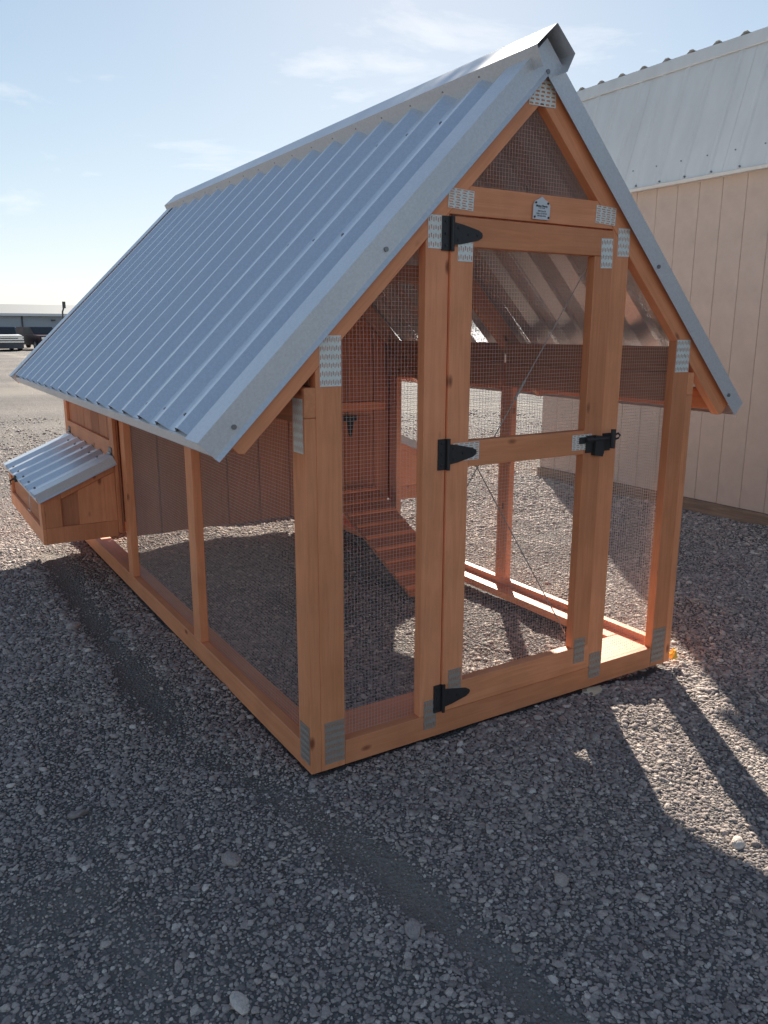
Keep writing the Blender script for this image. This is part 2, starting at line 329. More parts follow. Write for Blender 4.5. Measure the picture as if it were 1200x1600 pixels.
def scatter():
    P, Sx = [], []
    # polar shells around the camera; cell grows with distance
    d = .9; cx_, cy_ = CP.x, CP.y; az0 = math.atan2(fw.y, fw.x)
    while d < 15:
        c = .0100*max(1, d/2.6)**.45
        n_ = int(2*math.radians(40)*d/c)
        th = az0+(np.arange(n_)+np.random.rand(n_)-n_/2)*c/d
        rr = d+np.random.rand(n_)*c
        x = cx_+rr*np.cos(th); y = cy_+rr*np.sin(th)
        s = c*np.clip(np.random.lognormal(-.30, .42, n_), .28, 2.4)*.53
        m_ = dirtmask(x, y); s = s*(1-.62*m_); keep = (np.random.rand(n_) > m_*.62) & (np.random.rand(n_) < min(1, math.exp(-(d-5.5)/3.2)))
        big = vnoise(x, y, 1.1, 21); s = s*(.78+.5*big)
        keep &= ~((x > 0) & (x < 1.78) & (y > 0.0) & (y < .04)) & ~((y > -.0) & (y < 3.62) & (((x > -.003) & (x < .04)) | ((x > 1.74) & (x < 1.78))))
        keep &= x < 4.5+(y > 3.8)*100
        x, y, s = x[keep], y[keep], s[keep]
        P.append(np.stack([x, y, height(x, y)+s*.12], -1)); Sx.append(s); d += c
    P = np.concatenate(P); Sx = np.concatenate(Sx)
    # a few singled-out larger stones
    ex = [(-.38, -.26, .026), (-.54, -.73, .024), (-.40, 1.84, .034), (-.25, 1.6, .026), (.9, -.95, .02), (.35, -.8, .022), (-.1, -.75, .022), (1.0, -.3, .02), (-.7, .2, .02)]
    P = np.concatenate([P, [[a, b_, float(height(np.array(a), np.array(b_)))+.006] for a, b_, s in ex]]); Sx = np.concatenate([Sx, [s for a, b_, s in ex]])
    n_ = len(P); me = bpy.data.meshes.new('gravel'); me.vertices.add(n_); me.vertices.foreach_set('co', P.astype(np.float32).ravel())
    rot = np.stack([np.random.normal(0, .24, n_), np.random.normal(0, .24, n_), np.random.rand(n_)*6.283], -1).astype(np.float32)
    el = np.random.rand(n_)
    scl = np.stack([Sx*(1+.45*el), Sx*(1-.15*el), Sx*np.random.uniform(.42, .75, n_)], -1).astype(np.float32)
    a = me.attributes.new('rot', 'FLOAT_VECTOR', 'POINT'); a.data.foreach_set('vector', rot.ravel())
    a = me.attributes.new('scl', 'FLOAT_VECTOR', 'POINT'); a.data.foreach_set('vector', scl.ravel())
    a = me.attributes.new('idx', 'INT', 'POINT'); a.data.foreach_set('value', np.random.randint(0, 6, n_).astype(np.int32))
    me.update(); o = bpy.data.objects.new('gravel', me); COL.objects.link(o); o['kind'] = 'stuff'
    o['label'] = 'loose grey and tan gravel covering the yard'
    ng = bpy.data.node_groups.new('gravel_nodes', 'GeometryNodeTree')
    ng.interface.new_socket('Geometry', in_out='INPUT', socket_type='NodeSocketGeometry'); ng.interface.new_socket('Geometry', in_out='OUTPUT', socket_type='NodeSocketGeometry')
    A = ng.nodes.new; K = ng.links.new
    gi = A('NodeGroupInput'); gout = A('NodeGroupOutput'); iop = A('GeometryNodeInstanceOnPoints'); g2i = A('GeometryNodeGeometryToInstance')
    for k in range(6):
        ico = A('GeometryNodeMeshIcoSphere'); ico.inputs['Radius'].default_value = 1.0; ico.inputs['Subdivisions'].default_value = 2
        sp = A('GeometryNodeSetPosition'); ns = A('ShaderNodeTexNoise'); ns.noise_dimensions = '4D'; ns.inputs['W'].default_value = k*3.7; ns.inputs['Scale'].default_value = .75+.12*k; ns.inputs['Detail'].default_value = 1.0
        ps = A('GeometryNodeInputPosition'); K(ps.outputs[0], ns.inputs['Vector'])
        sb = A('ShaderNodeVectorMath'); sb.operation = 'SUBTRACT'; sb.inputs[1].default_value = (.5, .5, .5); K(ns.outputs['Color'], sb.inputs[0])
        sc_ = A('ShaderNodeVectorMath'); sc_.operation = 'SCALE'; sc_.inputs['Scale'].default_value = 1.5; K(sb.outputs[0], sc_.inputs[0]); K(sc_.outputs[0], sp.inputs['Offset'])
        K(ico.outputs['Mesh'], sp.inputs['Geometry'])
        ss = A('GeometryNodeSetShadeSmooth'); K(sp.outputs[0], ss.inputs[0])
        sm = A('GeometryNodeSetMaterial'); sm.inputs['Material'].default_value = PEB; K(ss.outputs[0], sm.inputs[0]); K(sm.outputs[0], g2i.inputs[0])
    def attr(nm, ty):
        q = A('GeometryNodeInputNamedAttribute'); q.data_type = ty; q.inputs['Name'].default_value = nm
        return next(s_ for s_ in q.outputs if s_.enabled and s_.name == 'Attribute')
    iop.inputs['Pick Instance'].default_value = True
    K(gi.outputs[0], iop.inputs['Points']); K(g2i.outputs[0], iop.inputs['Instance'])
    K(attr('idx', 'INT'), iop.inputs['Instance Index']); K(attr('rot', 'FLOAT_VECTOR'), iop.inputs['Rotation']); K(attr('scl', 'FLOAT_VECTOR'), iop.inputs['Scale'])
    K(iop.outputs[0], gout.inputs[0])
    md = o.modifiers.new('gravel', 'NODES'); md.node_group = ng
    print('pebbles', n_)
scatter()

# ------------------------------------------------------------------ corrugated sheets
def ribbed(y0, y1, ribs, hgt=.028, top=.022, base=.138, bead=False):
    """profile (y, h) between y0 and y1"""
    pr = [(y0, 0)]
    for c in ribs:
        for yy, h in ((c-base/2, 0), (c-top/2, hgt), (c+top/2, hgt), (c+base/2, 0)): pr.append((yy, h))
    rs = sorted(ribs)
    if bead:
        for a, b in zip(rs[:-1], rs[1:]):
            m_ = (a+b)/2
            for yy, h in ((m_-.010, 0), (m_, .0035), (m_+.010, 0)): pr.append((yy, h))
    pr.append((y1, 0)); pr = sorted(p for p in pr if y0-1e-9 <= p[0] <= y1+1e-9)
    return pr
def sheet(name, prof, p0, p1, nrm, m, parent, thick=.0009, along=Vector((0, 1, 0)), **props):
    """ribbed sheet: profile runs along `along`, sheet runs p0 -> p1, ribs stand along nrm"""
    v = []; f = []
    for (y, h) in prof:
        v.append(Vector(p0)+along*y+Vector(nrm)*h); v.append(Vector(p1)+along*y+Vector(nrm)*h)
    for i in range(len(prof)-1): f.append((2*i, 2*i+1, 2*i+3, 2*i+2))
    o = link(name, pydata(name, v, f), m, parent, **props)
    md = o.modifiers.new('thickness', 'SOLIDIFY'); md.thickness = thick; md.offset = 0
    return o
def strip(name, line, ext0, ext1, m, parent, thick=.0009, **props):
    """folded trim: `line` is a list of points; extruded from ext0 to ext1 (vectors added)"""
    v = [Vector(p)+Vector(ext0) for p in line]+[Vector(p)+Vector(ext1) for p in line]; n = len(line)
    o = link(name, pydata(name, v, [(i, i+1, n+i+1, n+i) for i in range(n-1)]), m, parent, **props)
    md = o.modifiers.new('thickness', 'SOLIDIFY'); md.thickness = thick; md.offset = 0
    return o

# ------------------------------------------------------------------ the chicken coop
T, P_ = .038, .089
W, LN, C0 = 1.777, 3.66, .884
coop = thing('chicken_coop', (W/2, LN/2, 0), 'orange-stained wooden chicken coop with wire mesh run and steep metal roof on gravel', 'chicken coop')
ZU, ZT, ZS = 2.163, 2.289, 2.303              # rafter underside / rafter top / roof sheet at the ridge line
EX, EY, EZ = Vector((1, 0, 0)), Vector((0, 1, 0)), Vector((0, 0, 1))
def under(x): return ZU-abs(x-C0)
def postpoly(name, x0, x1, y0, z0, parent=coop, dy=T, **p):
    # vertical board; top cut to the rafter. local u = +z , v = x  -> depth along u x v = z x x = y
    return prism(name, [(z0, x0), (z0, x1), (under(x1)-.001, x1), (under(x0)-.001, x0)], (0, y0, 0), EZ, EX, dy, WOOD, parent, **p)
def rafter(sgn, y0, parent=coop, WOOD=WOOD):
    # in the rafter's own frame: u down the slope, v up out of it
    eu = Vector((sgn, 0, -1)).normalized(); ev = Vector((sgn, 0, 1)).normalized()
    s2 = math.sqrt(2)
    o = Vector((C0, y0, ZU))
    U = (1.085)*s2
    pts = [(0, 0), (U-.012, 0), (U, .014), (U, P_), (-P_, P_)]     # mitre at the ridge: vertical line x = C0
    pts[-1] = (-P_, P_)
    pts = [(0, 0), (U-.012, 0), (U, .014), (U, P_), (-P_, P_)]
    dpt = T if eu.cross(ev).y > 0 else -T
    if dpt < 0:
        return prism('rafter', pts, o+EY*T, eu, ev, T, WOOD, parent)
    return prism('rafter', pts, o, eu, ev, T, WOOD, parent)
# --- front gable frame
postpoly('front_post', .038, .127, 0, 0.0); postpoly('front_post', 1.650, 1.739, 0, 0.0)
postpoly('door_jamb', .430, .5185, 0, P_+.001); postpoly('door_jamb', 1.2525, 1.3415, 0, P_+.001)
box('front_rail', (.1275, 0, 0), (1.6495, T, P_), WOOD, coop)
for s in (-1, 1): rafter(s, 0.0)
prism('tie_beam', [(C0-(ZU-1.792)+.0005, 1.792), (C0+(ZU-1.792)-.0005, 1.792), (C0+(ZU-1.881)-.0005, 1.881), (C0-(ZU-1.881)+.0005, 1.881)], (0, T, 0), EX, EZ, T, WOOD, coop)
# --- side walls
for sd_, x0 in ((0, 0.0), (1, W-T)):
    x1 = x0+T
    box('corner_stud', (x0, .0005, 0), (x1, P_, 1.177), WOOD, coop)
    for y in (1.08, 2.20): box('side_stud', (x0, y, P_+.0005), (x1, y+P_, 1.177), WOOD, coop)
    box('side_rail', (x0, P_+.0005, 0), (x1, LN-.001, P_), WOOD, coop)
    box('wall_header', (x0, .0005, 1.178), (x1, LN, 1.268), WOOD, coop)
    xi = x1+.0005 if sd_ == 0 else x0-T-.0005
    for ya, yb in ((.045, 1.095), (1.143, 2.252)):
        box('blocking_board', (xi, ya, 1.15), (xi+T, yb, 1.268), WOOD_SHADED, coop)
        box('blocking_board', (xi, ya, 1.270), (xi+T*.9, yb, 1.372), WOOD_SHADED, coop)
    fx = (x1+.0005, x1+P_) if sd_ == 0 else (x0-P_, x0-.0005)
    box('floor_sleeper', (fx[0], .245, .020), (fx[1], LN-.05, .058), WOOD, coop)
box('floor_sleeper', (T+.0005, T+.012, .020), (W-T-.0005, .243, .058), WOOD, coop)
box('rear_rail', (T+.0005, LN-T-.001, 0), (W-T-.0005, LN-.001, P_), WOOD, coop)
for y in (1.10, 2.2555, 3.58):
    for s in (-1, 1): rafter(s, y, WOOD=WOOD_SHADED)
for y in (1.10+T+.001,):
    prism('collar_tie', [(C0-.42, 1.735), (C0+.42, 1.735), (C0+.50, 1.655), (C0-.50, 1.655)], (0, y+T, 0), EX, EZ, T, WOOD_SHADED, coop)
# --- door
YD = -.009
def dbox(n, x0, x1, z0, z1): return box(n, (x0, YD, z0), (x1, YD+T, z1), WOOD, door)
DX0, DX1 = .5215, 1.2475
door = box('door', (DX0, YD, 1.696), (DX1, YD+T, 1.785), WOOD, coop)
dbox('door_stile', DX0, DX0+P_, .1955, 1.695); dbox('door_stile', DX1-P_, DX1, .1955, 1.695)
dbox('door_rail', DX0, DX1, .094, .195); dbox('door_rail', DX0+P_+.0005, DX1-P_-.0005, .981, 1.070)
# --- wire mesh
def clip(poly, ax, val):
    """interval of the other coordinate where line coord[ax]=val crosses a convex polygon"""
    o = []; n = len(poly)
    for i in range(n):
        a, b = poly[i], poly[(i+1) % n]
        if (a[ax]-val)*(b[ax]-val) <= 0 and a[ax] != b[ax]:
            t_ = (val-a[ax])/(b[ax]-a[ax]); o.append(a[1-ax]+(b[1-ax]-a[1-ax])*t_)
    return (min(o), max(o)) if len(o) >= 2 else None
def wiremesh(poly, o, eu, ev, parent, pitch=.0127, r=.00054, name='wire_mesh'):
    mb = MB(); eu = Vector(eu); ev = Vector(ev); nn = eu.cross(ev); o = Vector(o)
    for ax in (0, 1):
        lo = min(p[ax] for p in poly); hi = max(p[ax] for p in poly)
        k = math.ceil(lo/pitch)
        while k*pitch < hi:
            c = clip(poly, ax, k*pitch)
            if c and c[1]-c[0] > .004:
                n_ = max(1, int((c[1]-c[0])/.16)); ph = random.random()*6
                pts = []
                for i in range(n_+1):
                    q = c[0]+(c[1]-c[0])*i/n_; w_ = .0007*math.sin(i*1.9+ph)+.0012*math.sin(q*5+k*.02)*(1 if ax else .6)
                    bulge = .0022*math.sin(k*pitch*9)*math.sin(q*7)
                    u, v = (k*pitch+w_, q) if ax == 0 else (q, k*pitch+w_)
                    pts.append(o+eu*u+ev*v+nn*((.0006 if ax else -.0006)+bulge))
                mb.rod(pts, r, 3, cap=False)
            k += 1
    return link(name, pydata(name, mb.v, mb.f), WIRE, parent)
ym = T+.0035
wiremesh([(.115, .07), (.442, .07), (.442, 1.72), (.115, 1.40)], (0, ym, 0), EX, EZ, coop)
wiremesh([(.575, 1.865), (1.181, 1.865), (C0, 2.172)], (0, ym, 0), EX, EZ, coop)
wiremesh([(1.33, .07), (1.662, .07), (1.662, 1.38), (1.33, 1.71)], (0, ym, 0), EX, EZ, coop)
wiremesh([(DX0+.075, .18), (DX1-.075, .18), (DX1-.075, 1.708), (DX0+.075, 1.708)], (0, YD+T+.0035, 0), EX, EZ, coop)
for xx in (T+.003, W-T-.003):
    wiremesh([(.06, .045), (2.26, .045), (2.26, 1.149), (.06, 1.149)], (xx, 0, 0), EY, EZ, coop, r=.00052)
# --- door cables
def cable(a, b, name='brace_cable', tb=None):
    mb = MB(); a = Vector(a); b = Vector(b)
    mb.rod([a, b], .0021, 6)
    o = link(name, pydata(name, mb.v, mb.f), CABLE, coop)
    if tb:
        m2 = MB(); m2.rod([a.lerp(b, tb[0]), a.lerp(b, tb[1])], .0045, 6); link('turnbuckle', pydata('turnbuckle', m2.v, m2.f), CABLE, o)
cable((1.165, YD+T+.009, 1.655), (.600, YD+T+.009, .835), tb=(.478, .56))
cable((.600, YD+T+.012, 1.10), (1.165, YD+T+.012, .245))
# --- nail plates (stamped slots are real holes)
def plate(x0, x1, z0, z1, cols, rows, o=(0, -.0016, 0), eu=EX, ev=EZ, m=PLATE, parent=coop, horiz=False, rot=0.0):
    w_, h_ = x1-x0, z1-z0; v = []; f = []
    cw, ch = w_/cols, h_/rows
    for i in range(cols):
        for j in range(rows):
            ax, az = i*cw-w_/2, j*ch-h_/2
            if horiz: hw, hh = cw*.33, ch*.21
            else: hw, hh = cw*.20, ch*.25
            off = (.07 if (j if horiz else i) % 2 else -.07)
            ccx = ax+cw*(.5+(off if horiz else 0)); ccz = az+ch*(.5+(0 if horiz else off))
            O = [(ax, az), (ax+cw, az), (ax+cw, az+ch), (ax, az+ch)]
            I = [(ccx-hw, ccz-hh), (ccx+hw, ccz-hh), (ccx+hw, ccz+hh), (ccx-hw, ccz+hh)]
            k = len(v); v += O+I
            for q in range(4): f.append((k+q, k+(q+1) % 4, k+4+(q+1) % 4, k+4+q))
    c, s = math.cos(rot), math.sin(rot); mxc, mzc = (x0+x1)/2, (z0+z1)/2
    vv_ = [Vector(o)+Vector(eu)*(mxc+a*c-b*s)+Vector(ev)*(mzc+a*s+b*c) for a, b in v]
    ob = link('nail_plate', pydata('nail_plate', vv_, f), m, parent)
    md = ob.modifiers.new('thickness', 'SOLIDIFY'); md.thickness = .0006; md.offset = 0
    return ob
def pp(*a, **k): return plate(*a, **k)
pp(.052, .125, 1.270, 1.420, 12, 6)                       # left post / rafter
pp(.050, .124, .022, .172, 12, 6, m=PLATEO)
pp(.512, .612, 1.808, 1.868, 4, 8, horiz=True, rot=-.05)
pp(1.158, 1.258, 1.806, 1.866, 4, 8, horiz=True, rot=-.04)
pp(.436, .496, 1.685, 1.785, 7, 4)
pp(.546, .606, 1.650, 1.752, 7, 4, o=(0, YD-.0016, 0), parent=door)
pp(1.186, 1.244, 1.655, 1.757, 7, 4, o=(0, YD-.0016, 0), parent=door, rot=.03)
pp(1.278, 1.338, 1.700, 1.798, 7, 4, rot=.02)
pp(1.652, 1.732, 1.272, 1.400, 9, 5)
pp(.545, .655, 1.004, 1.066, 5, 8, horiz=True, o=(0, YD-.0016, 0), parent=door)
pp(1.095, 1.195, .998, 1.056, 5, 8, horiz=True, o=(0, YD-.0016, 0), parent=door)
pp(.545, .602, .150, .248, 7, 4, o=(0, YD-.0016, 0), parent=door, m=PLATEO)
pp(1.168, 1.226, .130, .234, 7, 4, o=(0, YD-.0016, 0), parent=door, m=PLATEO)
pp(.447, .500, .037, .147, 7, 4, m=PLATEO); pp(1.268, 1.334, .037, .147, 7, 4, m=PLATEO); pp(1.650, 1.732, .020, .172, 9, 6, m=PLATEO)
# ridge plate, clipped to the rafters: a triangle-topped plate
plate(C0-.058, C0+.058, 2.150, 2.236, 5, 7, horiz=True, rot=.02)
# side plates on the corner stud (face -x): u = -y, v = z
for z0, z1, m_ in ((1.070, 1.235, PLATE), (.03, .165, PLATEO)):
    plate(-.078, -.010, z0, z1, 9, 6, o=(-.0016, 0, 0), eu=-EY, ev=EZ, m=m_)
# --- hinges, latch
def hinge(z, o_y=YD, flip=1, name='strap_hinge'):
    mb = MB(); y = o_y
    mb.box((.488, -.006, z-.052), (.524, -.0005, z+.052))
    mb.rod([(.5235, y-.004, z-.053), (.5235, y-.004, z+.053)], .0065, 8)
    mb.ext([(.529, -.034), (.529, .034), (.56, .030), (.625, .016), (.640, .008), (.643, 0), (.640, -.008), (.625, -.016), (.56, -.030)], (0, y-.0005, z), EX, EZ, .004)
    for sx, sz in ((.502, .036), (.502, 0), (.502, -.036)): mb.rod([(sx, -.006, z+sz), (sx, -.009, z+sz)], .0045, 6)
    for sx, sz in ((.545, .018), (.545, -.018), (.585, 0), (.622, 0)): mb.rod([(sx, y-.0045, z+sz), (sx, y-.007, z+sz)], .004, 6)
    return link(name, pydata(name, mb.v, mb.f), BLACK, coop)
for z in (1.732, 1.030, .146): hinge(z)
mb = MB(); y = YD-.0006
mb.box((1.165, y-.006, .985), (1.215, y, 1.050)); mb.box((1.130, y-.010, 1.022), (1.225, y, 1.046))
mb.ext([(1.198, .975), (1.240, .968), (1.246, .985), (1.240, 1.046), (1.198, 1.050)], (0, y-.0002, 0), EX, EZ, .020)
mb.rod([(1.15, y-.018, 1.036), (1.30, y-.018, 1.036)], .007, 8)
mb.rod([(1.281, y-.028, .998), (1.281, y-.028, 1.070)], .0095, 8)
mb.rod([(1.298, y-.02, 1.030), (1.318, y-.02, 1.033), (1.328, y-.02, 1.043), (1.316, y-.02, 1.052), (1.300, y-.02, 1.047)], .004, 6)
mb.box((1.262, -.008, .985), (1.300, -.0005, 1.052))
link('latch', pydata('latch', mb.v, mb.f), BLACK, coop)
# --- maker's sign
sg = [(.858, .7995), (.928, .7995), (.932, .804), (.934, .845), (.925, .858), (.912, .862), (.896, .873), (.880, .864), (.866, .858), (.859, .845)]
sign = prism('name_plate', [(a, b+1.0) for a, b in sg], (0, -.0045, 0), EX, EZ, .004, SIGNW, coop, bev=.0008)
# prism extrudes along u x v = -y, so shift it back onto the beam
for a, b in ((.868, 1.852), (.922, 1.852), (.864, 1.807), (.926, 1.807)):
    mb = MB(); mb.rod([(a, -.0086, b), (a, -.0108, b)], .0036, 8)
    link('screw', pydata('screw', mb.v, mb.f), BLACK, sign)
def text(s, x, z, size, y=-.00875, bold=0, parent=None, name='lettering'):
    cu = bpy.data.curves.new('txt', 'FONT'); cu.body = s; cu.size = size; cu.align_x = 'CENTER'; cu.offset = bold; cu.extrude = .0002
    to = bpy.data.objects.new('txt', cu); COL.objects.link(to); bpy.context.view_layer.update()
    me = bpy.data.meshes.new_from_object(to.evaluated_get(bpy.context.evaluated_depsgraph_get())); bpy.data.objects.remove(to)
    me.materials.clear()
    return link(name, me, SIGNK, parent, Matrix.Translation((x, y, z)) @ Matrix.Rotation(math.pi/2, 4, 'X'))
text('Mining Shanty', .895, 1.8395, .0092, bold=.0003, parent=sign); text('Model 10 Built', .895, 1.8345, .0048, parent=sign)
text('7052 Hwy 50', .895, 1.824, .0066, bold=.0001, parent=sign); text('Delta, CO 81416', .895, 1.8165, .0066, bold=.0001, parent=sign); text('970-234-2216', .895, 1.809, .0066, bold=.0001, parent=sign)
# --- roof
YF, YB = -.012, 3.84
RIB = .2135; ribs_all = [.245+RIB*k for k in range(-1, 18)]
XE = 1.178
for s in (-1, 1):
    nr = Vector((s, 0, 1)).normalized()
    k = 0; edges = [YF+.012]+[r-.0 for r in ribs_all if False]
    cuts = [YF+.014, .245+RIB*3.5, .245+RIB*7.5, .245+RIB*11.5, YB-.01] if s == -1 else [YF+.014, .245+RIB*3.5, .245+RIB*7.5, .245+RIB*11.5, YB-.01]
    cuts = [YF+.006]+[.245+RIB*(3*i+2)+.085 for i in range(0, 5)]+[YB-.006]
    for a, b in zip(cuts[:-1], cuts[1:]):
        rb = [r for r in ribs_all if a+.03 < r < b+.001 and r+.075 <= b+.002]
        sheet('roof_panel', ribbed(a, b-.0005, rb), (C0+s*.002, 0, ZS-.002), (C0+s*XE, 0, ZS-XE), nr, GALV, coop)
    # rake trim, front and back: flange over the sheet, fascia, kicked lip
    for yf, d in ((YF, 1), (YB, -1)):
        h = .030; top = lambda x, e: Vector((0, 0, 0))
        s2 = math.sqrt(2)
        def pt(u, vperp, y):   # u: horizontal distance from the ridge, vperp: height off the sheet plane
            return Vector((C0+s*u, y, ZS-u))+nr*vperp
        rows = [(h-.001, yf+d*.115, .0), (h+.002, yf+d*.112, 0), (h+.002, yf, 0), (-.036, yf, 0), (-.048, yf-d*.011, 0)]
        v = []; n = len(rows)
        for (vp, yy, _) in rows:
            v.append(pt(-s*0+vp/s2*-1 if False else -vp/s2, vp, yy))      # mitred at the ridge
        for (vp, yy, _) in rows: v.append(pt(XE+.018, vp, yy))
        o = link('rake_trim', pydata('rake_trim', v, [(i, i+1, n+i+1, n+i) for i in range(n-1)]), TRIM, coop)
        md = o.modifiers.new('thickness', 'SOLIDIFY'); md.thickness = .0012; md.offset = 0
        if d == 1:
            for q in [pt(XE-.055, -.016, yf), pt(.62, -.016, yf)]+([Vector((C0+.006, yf, ZS-.052))] if s == -1 else []):
                m2 = MB(); m2.rod([q, q-EY*.002, q-EY*.0021, q-EY*.006], .0075, 10)
                link('trim_screw', pydata('trim_screw', m2.v, m2.f), SCREW, o)
    for ya, yb in ((T+.0005, 1.0995), (1.1385, 2.255), (2.294, 3.579)):
        xa, xb = sorted((C0+s*1.052, C0+s*1.088)); box('eave_board', (xa, ya, 1.108), (xb, yb, 1.196), WOOD, coop)
    # eave drip edge
    xe = C0+s*XE; ze = ZS-XE
    strip('eave_trim', [(xe-s*.05, 0, ze+.05-.004), (xe+s*.002, 0, ze-.006), (xe-s*.004, 0, ze-.036), (xe-s*.016, 0, ze-.043)], (0, YF+.003, 0), (0, YB-.006, 0), TRIM, coop)
    # screws beside each rib
    m2 = MB()
    for r in ribs_all[:-1]:
        if r+.15 > YB: continue
        for u in (XE-.045, XE-.62, .16):
            q = Vector((C0+s*u, r+.094, ZS-u)); m2.rod([q, q+nr*.0035], .0085, 8); m2.rod([q+nr*.0035, q+nr*.009], .0055, 6)
    link('roof_screws', pydata('roof_screws', m2.v, m2.f), SCREW, coop, kind='stuff')
cap = strip('ridge_cap', [(C0-.052, 0, 2.248), (C0-.082, 0, 2.306), (C0, 0, 2.380), (C0+.082, 0, 2.306), (C0+.052, 0, 2.248)], (0, -.056, 0), (0, YB+.01, 0), TRIM, coop, .0012)
m2 = MB()
for k in range(17):
    q = Vector((C0-.0665, .245+RIB*k, 2.287)); nn_ = Vector((-.8, 0, -.5)); m2.rod([q, q+nn_*.006], .006, 6)
link('cap_screws', pydata('cap_screws', m2.v, m2.f), SCREW, cap, kind='stuff')

# --- hen house at the back of the coop (raised box)
HY0, HY1, HZ = 2.296, 3.655, .345
def wallplanks(xa, xb, yplane, thick, zb, ztop, parent, grv=.2032, off=0.0, axis='x', name='siding_plank', zt_fixed=None):
    q = xa
    k = math.floor((xa-off)/grv)
    while q < xb-1e-6:
        nx_ = min(xb, off+(k+1)*grv); k += 1
        if nx_-q < .01: q = nx_; continue
        a, b = q+.0035, nx_-.0035
        if axis == 'x':
            pts = [(zb, a), (zb, b), (ztop(b), b)]
            if a < C0 < b: pts.append((ztop(C0), C0))
            pts.append((ztop(a), a))
            prism(name, pts, (0, yplane, 0), EZ, EX, thick, WOODF, parent, bev=.003)
        else:
            box(name, (yplane, a, zb), (yplane+thick, b, ztop(0)), WOODF, parent, axis=2, bev=.003)
        q = nx_
rt_ = lambda x: ZT-abs(x-C0)-.002
wallplanks(T+.001, W-T-.001, HY0, .014, HZ-.05, rt_, coop)
box('wall_backing', (T+.001, HY0+.0145, HZ-.05), (W-T-.001, HY0+.020, 1.26), WOODF, coop, bev=0)
prism('wall_backing', [(T+.01, 1.262), (W-T-.01, 1.262), (C0, 2.28)], (0, HY0+.020, 0), EX, EZ, .005, WOODF, coop, bev=0)
wallplanks(T+.001, W-T-.001, HY1-.02, .014, HZ-.05, rt_, coop)
box('house_floor', (T+.001, HY0+.022, HZ), (W-T-.001, HY1-.022, HZ+.03), WOODF, coop, bev=.002)
for s, xw in ((-1, 0.0), (1, W)):
    yp = -.016 if s < 0 else W+.002
    wallplanks(HY0+.001, HY1, yp, .014, HZ-.03, lambda q: 1.17, coop, axis='y', off=HY0)
    xo = -.034 if s < 0 else W+.016
    def tb(y0, y1, z0, z1): box('trim_board', (xo, y0, z0), (xo+.018, y1, z1), WOOD, coop)
    tb(HY0+.0, HY0+.09, HZ-.02, 1.125); tb(HY1-.085, HY1+.002, HZ-.02, 1.125)
    tb(HY0+.0905, HY1-.0855, .74, .835); tb(HY0+.0905, HY1-.0855, 1.065, 1.125)
    # nest box
    def X(d): return -.0345-d if s < 0 else W+.0345+d
    D = .375; NY0, NY1 = 2.318, 3.575; zt0, zt1, zb = .722, .560, .305
    nx0 = lambda d: X(d)
    def side(yc, dy):
        pts = [(zb, X(0)), (zb, X(D)), (zt1, X(D)), (zt0, X(0))]
        return prism('nest_side', pts, (0, yc, 0), EZ, EX, dy, WOODF, coop, bev=.002)
    side(NY0+.02, .012); side(NY1-.03, .012)
    zsl = lambda d: zt0+(zt1-zt0)*d/D
    def npoly(n, pts, y=NY0): prism(n, [(z, X(d)) for d, z in pts], (0, y, 0), EZ, EX, .018, WOOD, coop)
    npoly('trim_board', [(D-.085, zb+.0905), (D, zb+.0905), (D, zt1), (D-.085, zsl(D-.085))]); npoly('trim_board', [(0, zb), (D, zb), (D, zb+.09), (0, zb+.09)])
    npoly('trim_board', [(0, zsl(0)), (D-.0855, zsl(D-.0855)), (D-.0855, zsl(D-.0855)-.05), (0, zsl(0)-.05)]); npoly('trim_board', [(0.0, zb+.0905), (.06, zb+.0905), (.06, zsl(.06)-.052), (0, zsl(0)-.052)])
    npoly('trim_board', [(.06, zb+.0905), (.20, zb+.0905), (.20, zsl(.20)-.052), (.06, zsl(.06)-.052)], NY0+.004)
    a, b = sorted((X(D), X(D-.012))); box('nest_front', (a, NY0+.001, zb), (b, NY1, zt1), WOODF, coop, bev=.002)
    a, b = sorted((X(D+.018), X(D+.0005)))
    box('trim_board', (a, NY0, zb), (b, NY1, zb+.085), WOOD, coop); box('trim_board', (a, NY0, zb+.0855), (b, NY0+.085, zt1-.005), WOOD, coop); box('trim_board', (a, NY1-.085, zb+.0855), (b, NY1, zt1-.005), WOOD, coop)
    a, b = sorted((X(0), X(D))); box('nest_floor', (a+.002, NY0+.02, zb+.001), (b-.002, NY1-.02, zb+.013), WOODF, coop, bev=0)
    # nest lid
    sv = Vector((s*.39, 0, -.165)); nrm = Vector((s*.165, 0, .39)).normalized()
    p0 = Vector((X(0), 0, .742)); p1 = p0+sv*1.06
    rbs = [NY0+.10+.205*k for k in range(6)]
    lid = sheet('nest_lid', ribbed(NY0-.02, NY1+.05, rbs, .018, .020, .140), p0, p1, nrm, GALV, coop)
    v = []
    rows = [(.019, NY0+.075), (.020, NY0+.07), (.020, NY0-.022), (-.022, NY0-.022), (-.030, NY0-.03)]
    v = [p0+nrm*h+EY*y_ for h, y_ in rows]+[p1+nrm*h+EY*y_ for h, y_ in rows]; n = 5
    o = link('lid_trim', pydata('lid_trim', v, [(i, i+1, n+i+1, n+i) for i in range(n-1)]), TRIM, lid)
    md = o.modifiers.new('thickness', 'SOLIDIFY'); md.thickness = .001; md.offset = 0
    strip('lid_trim', [p1+nrm*-.001-sv*.06, p1+nrm*-.001+sv*.01, p1+nrm*-.032+sv*.01], (0, NY0-.022, 0), (0, NY1+.05, 0), TRIM, lid)
    m2 = MB()
    for r in rbs:
        for tt in (.10, .93):
            q = p0+(p1-p0)*tt+EY*(r-.088); m2.rod([q, q+nrm*.008], .007, 6)
    link('lid_screws', pydata('lid_screws', m2.v, m2.f), SCREW, lid, kind='stuff')
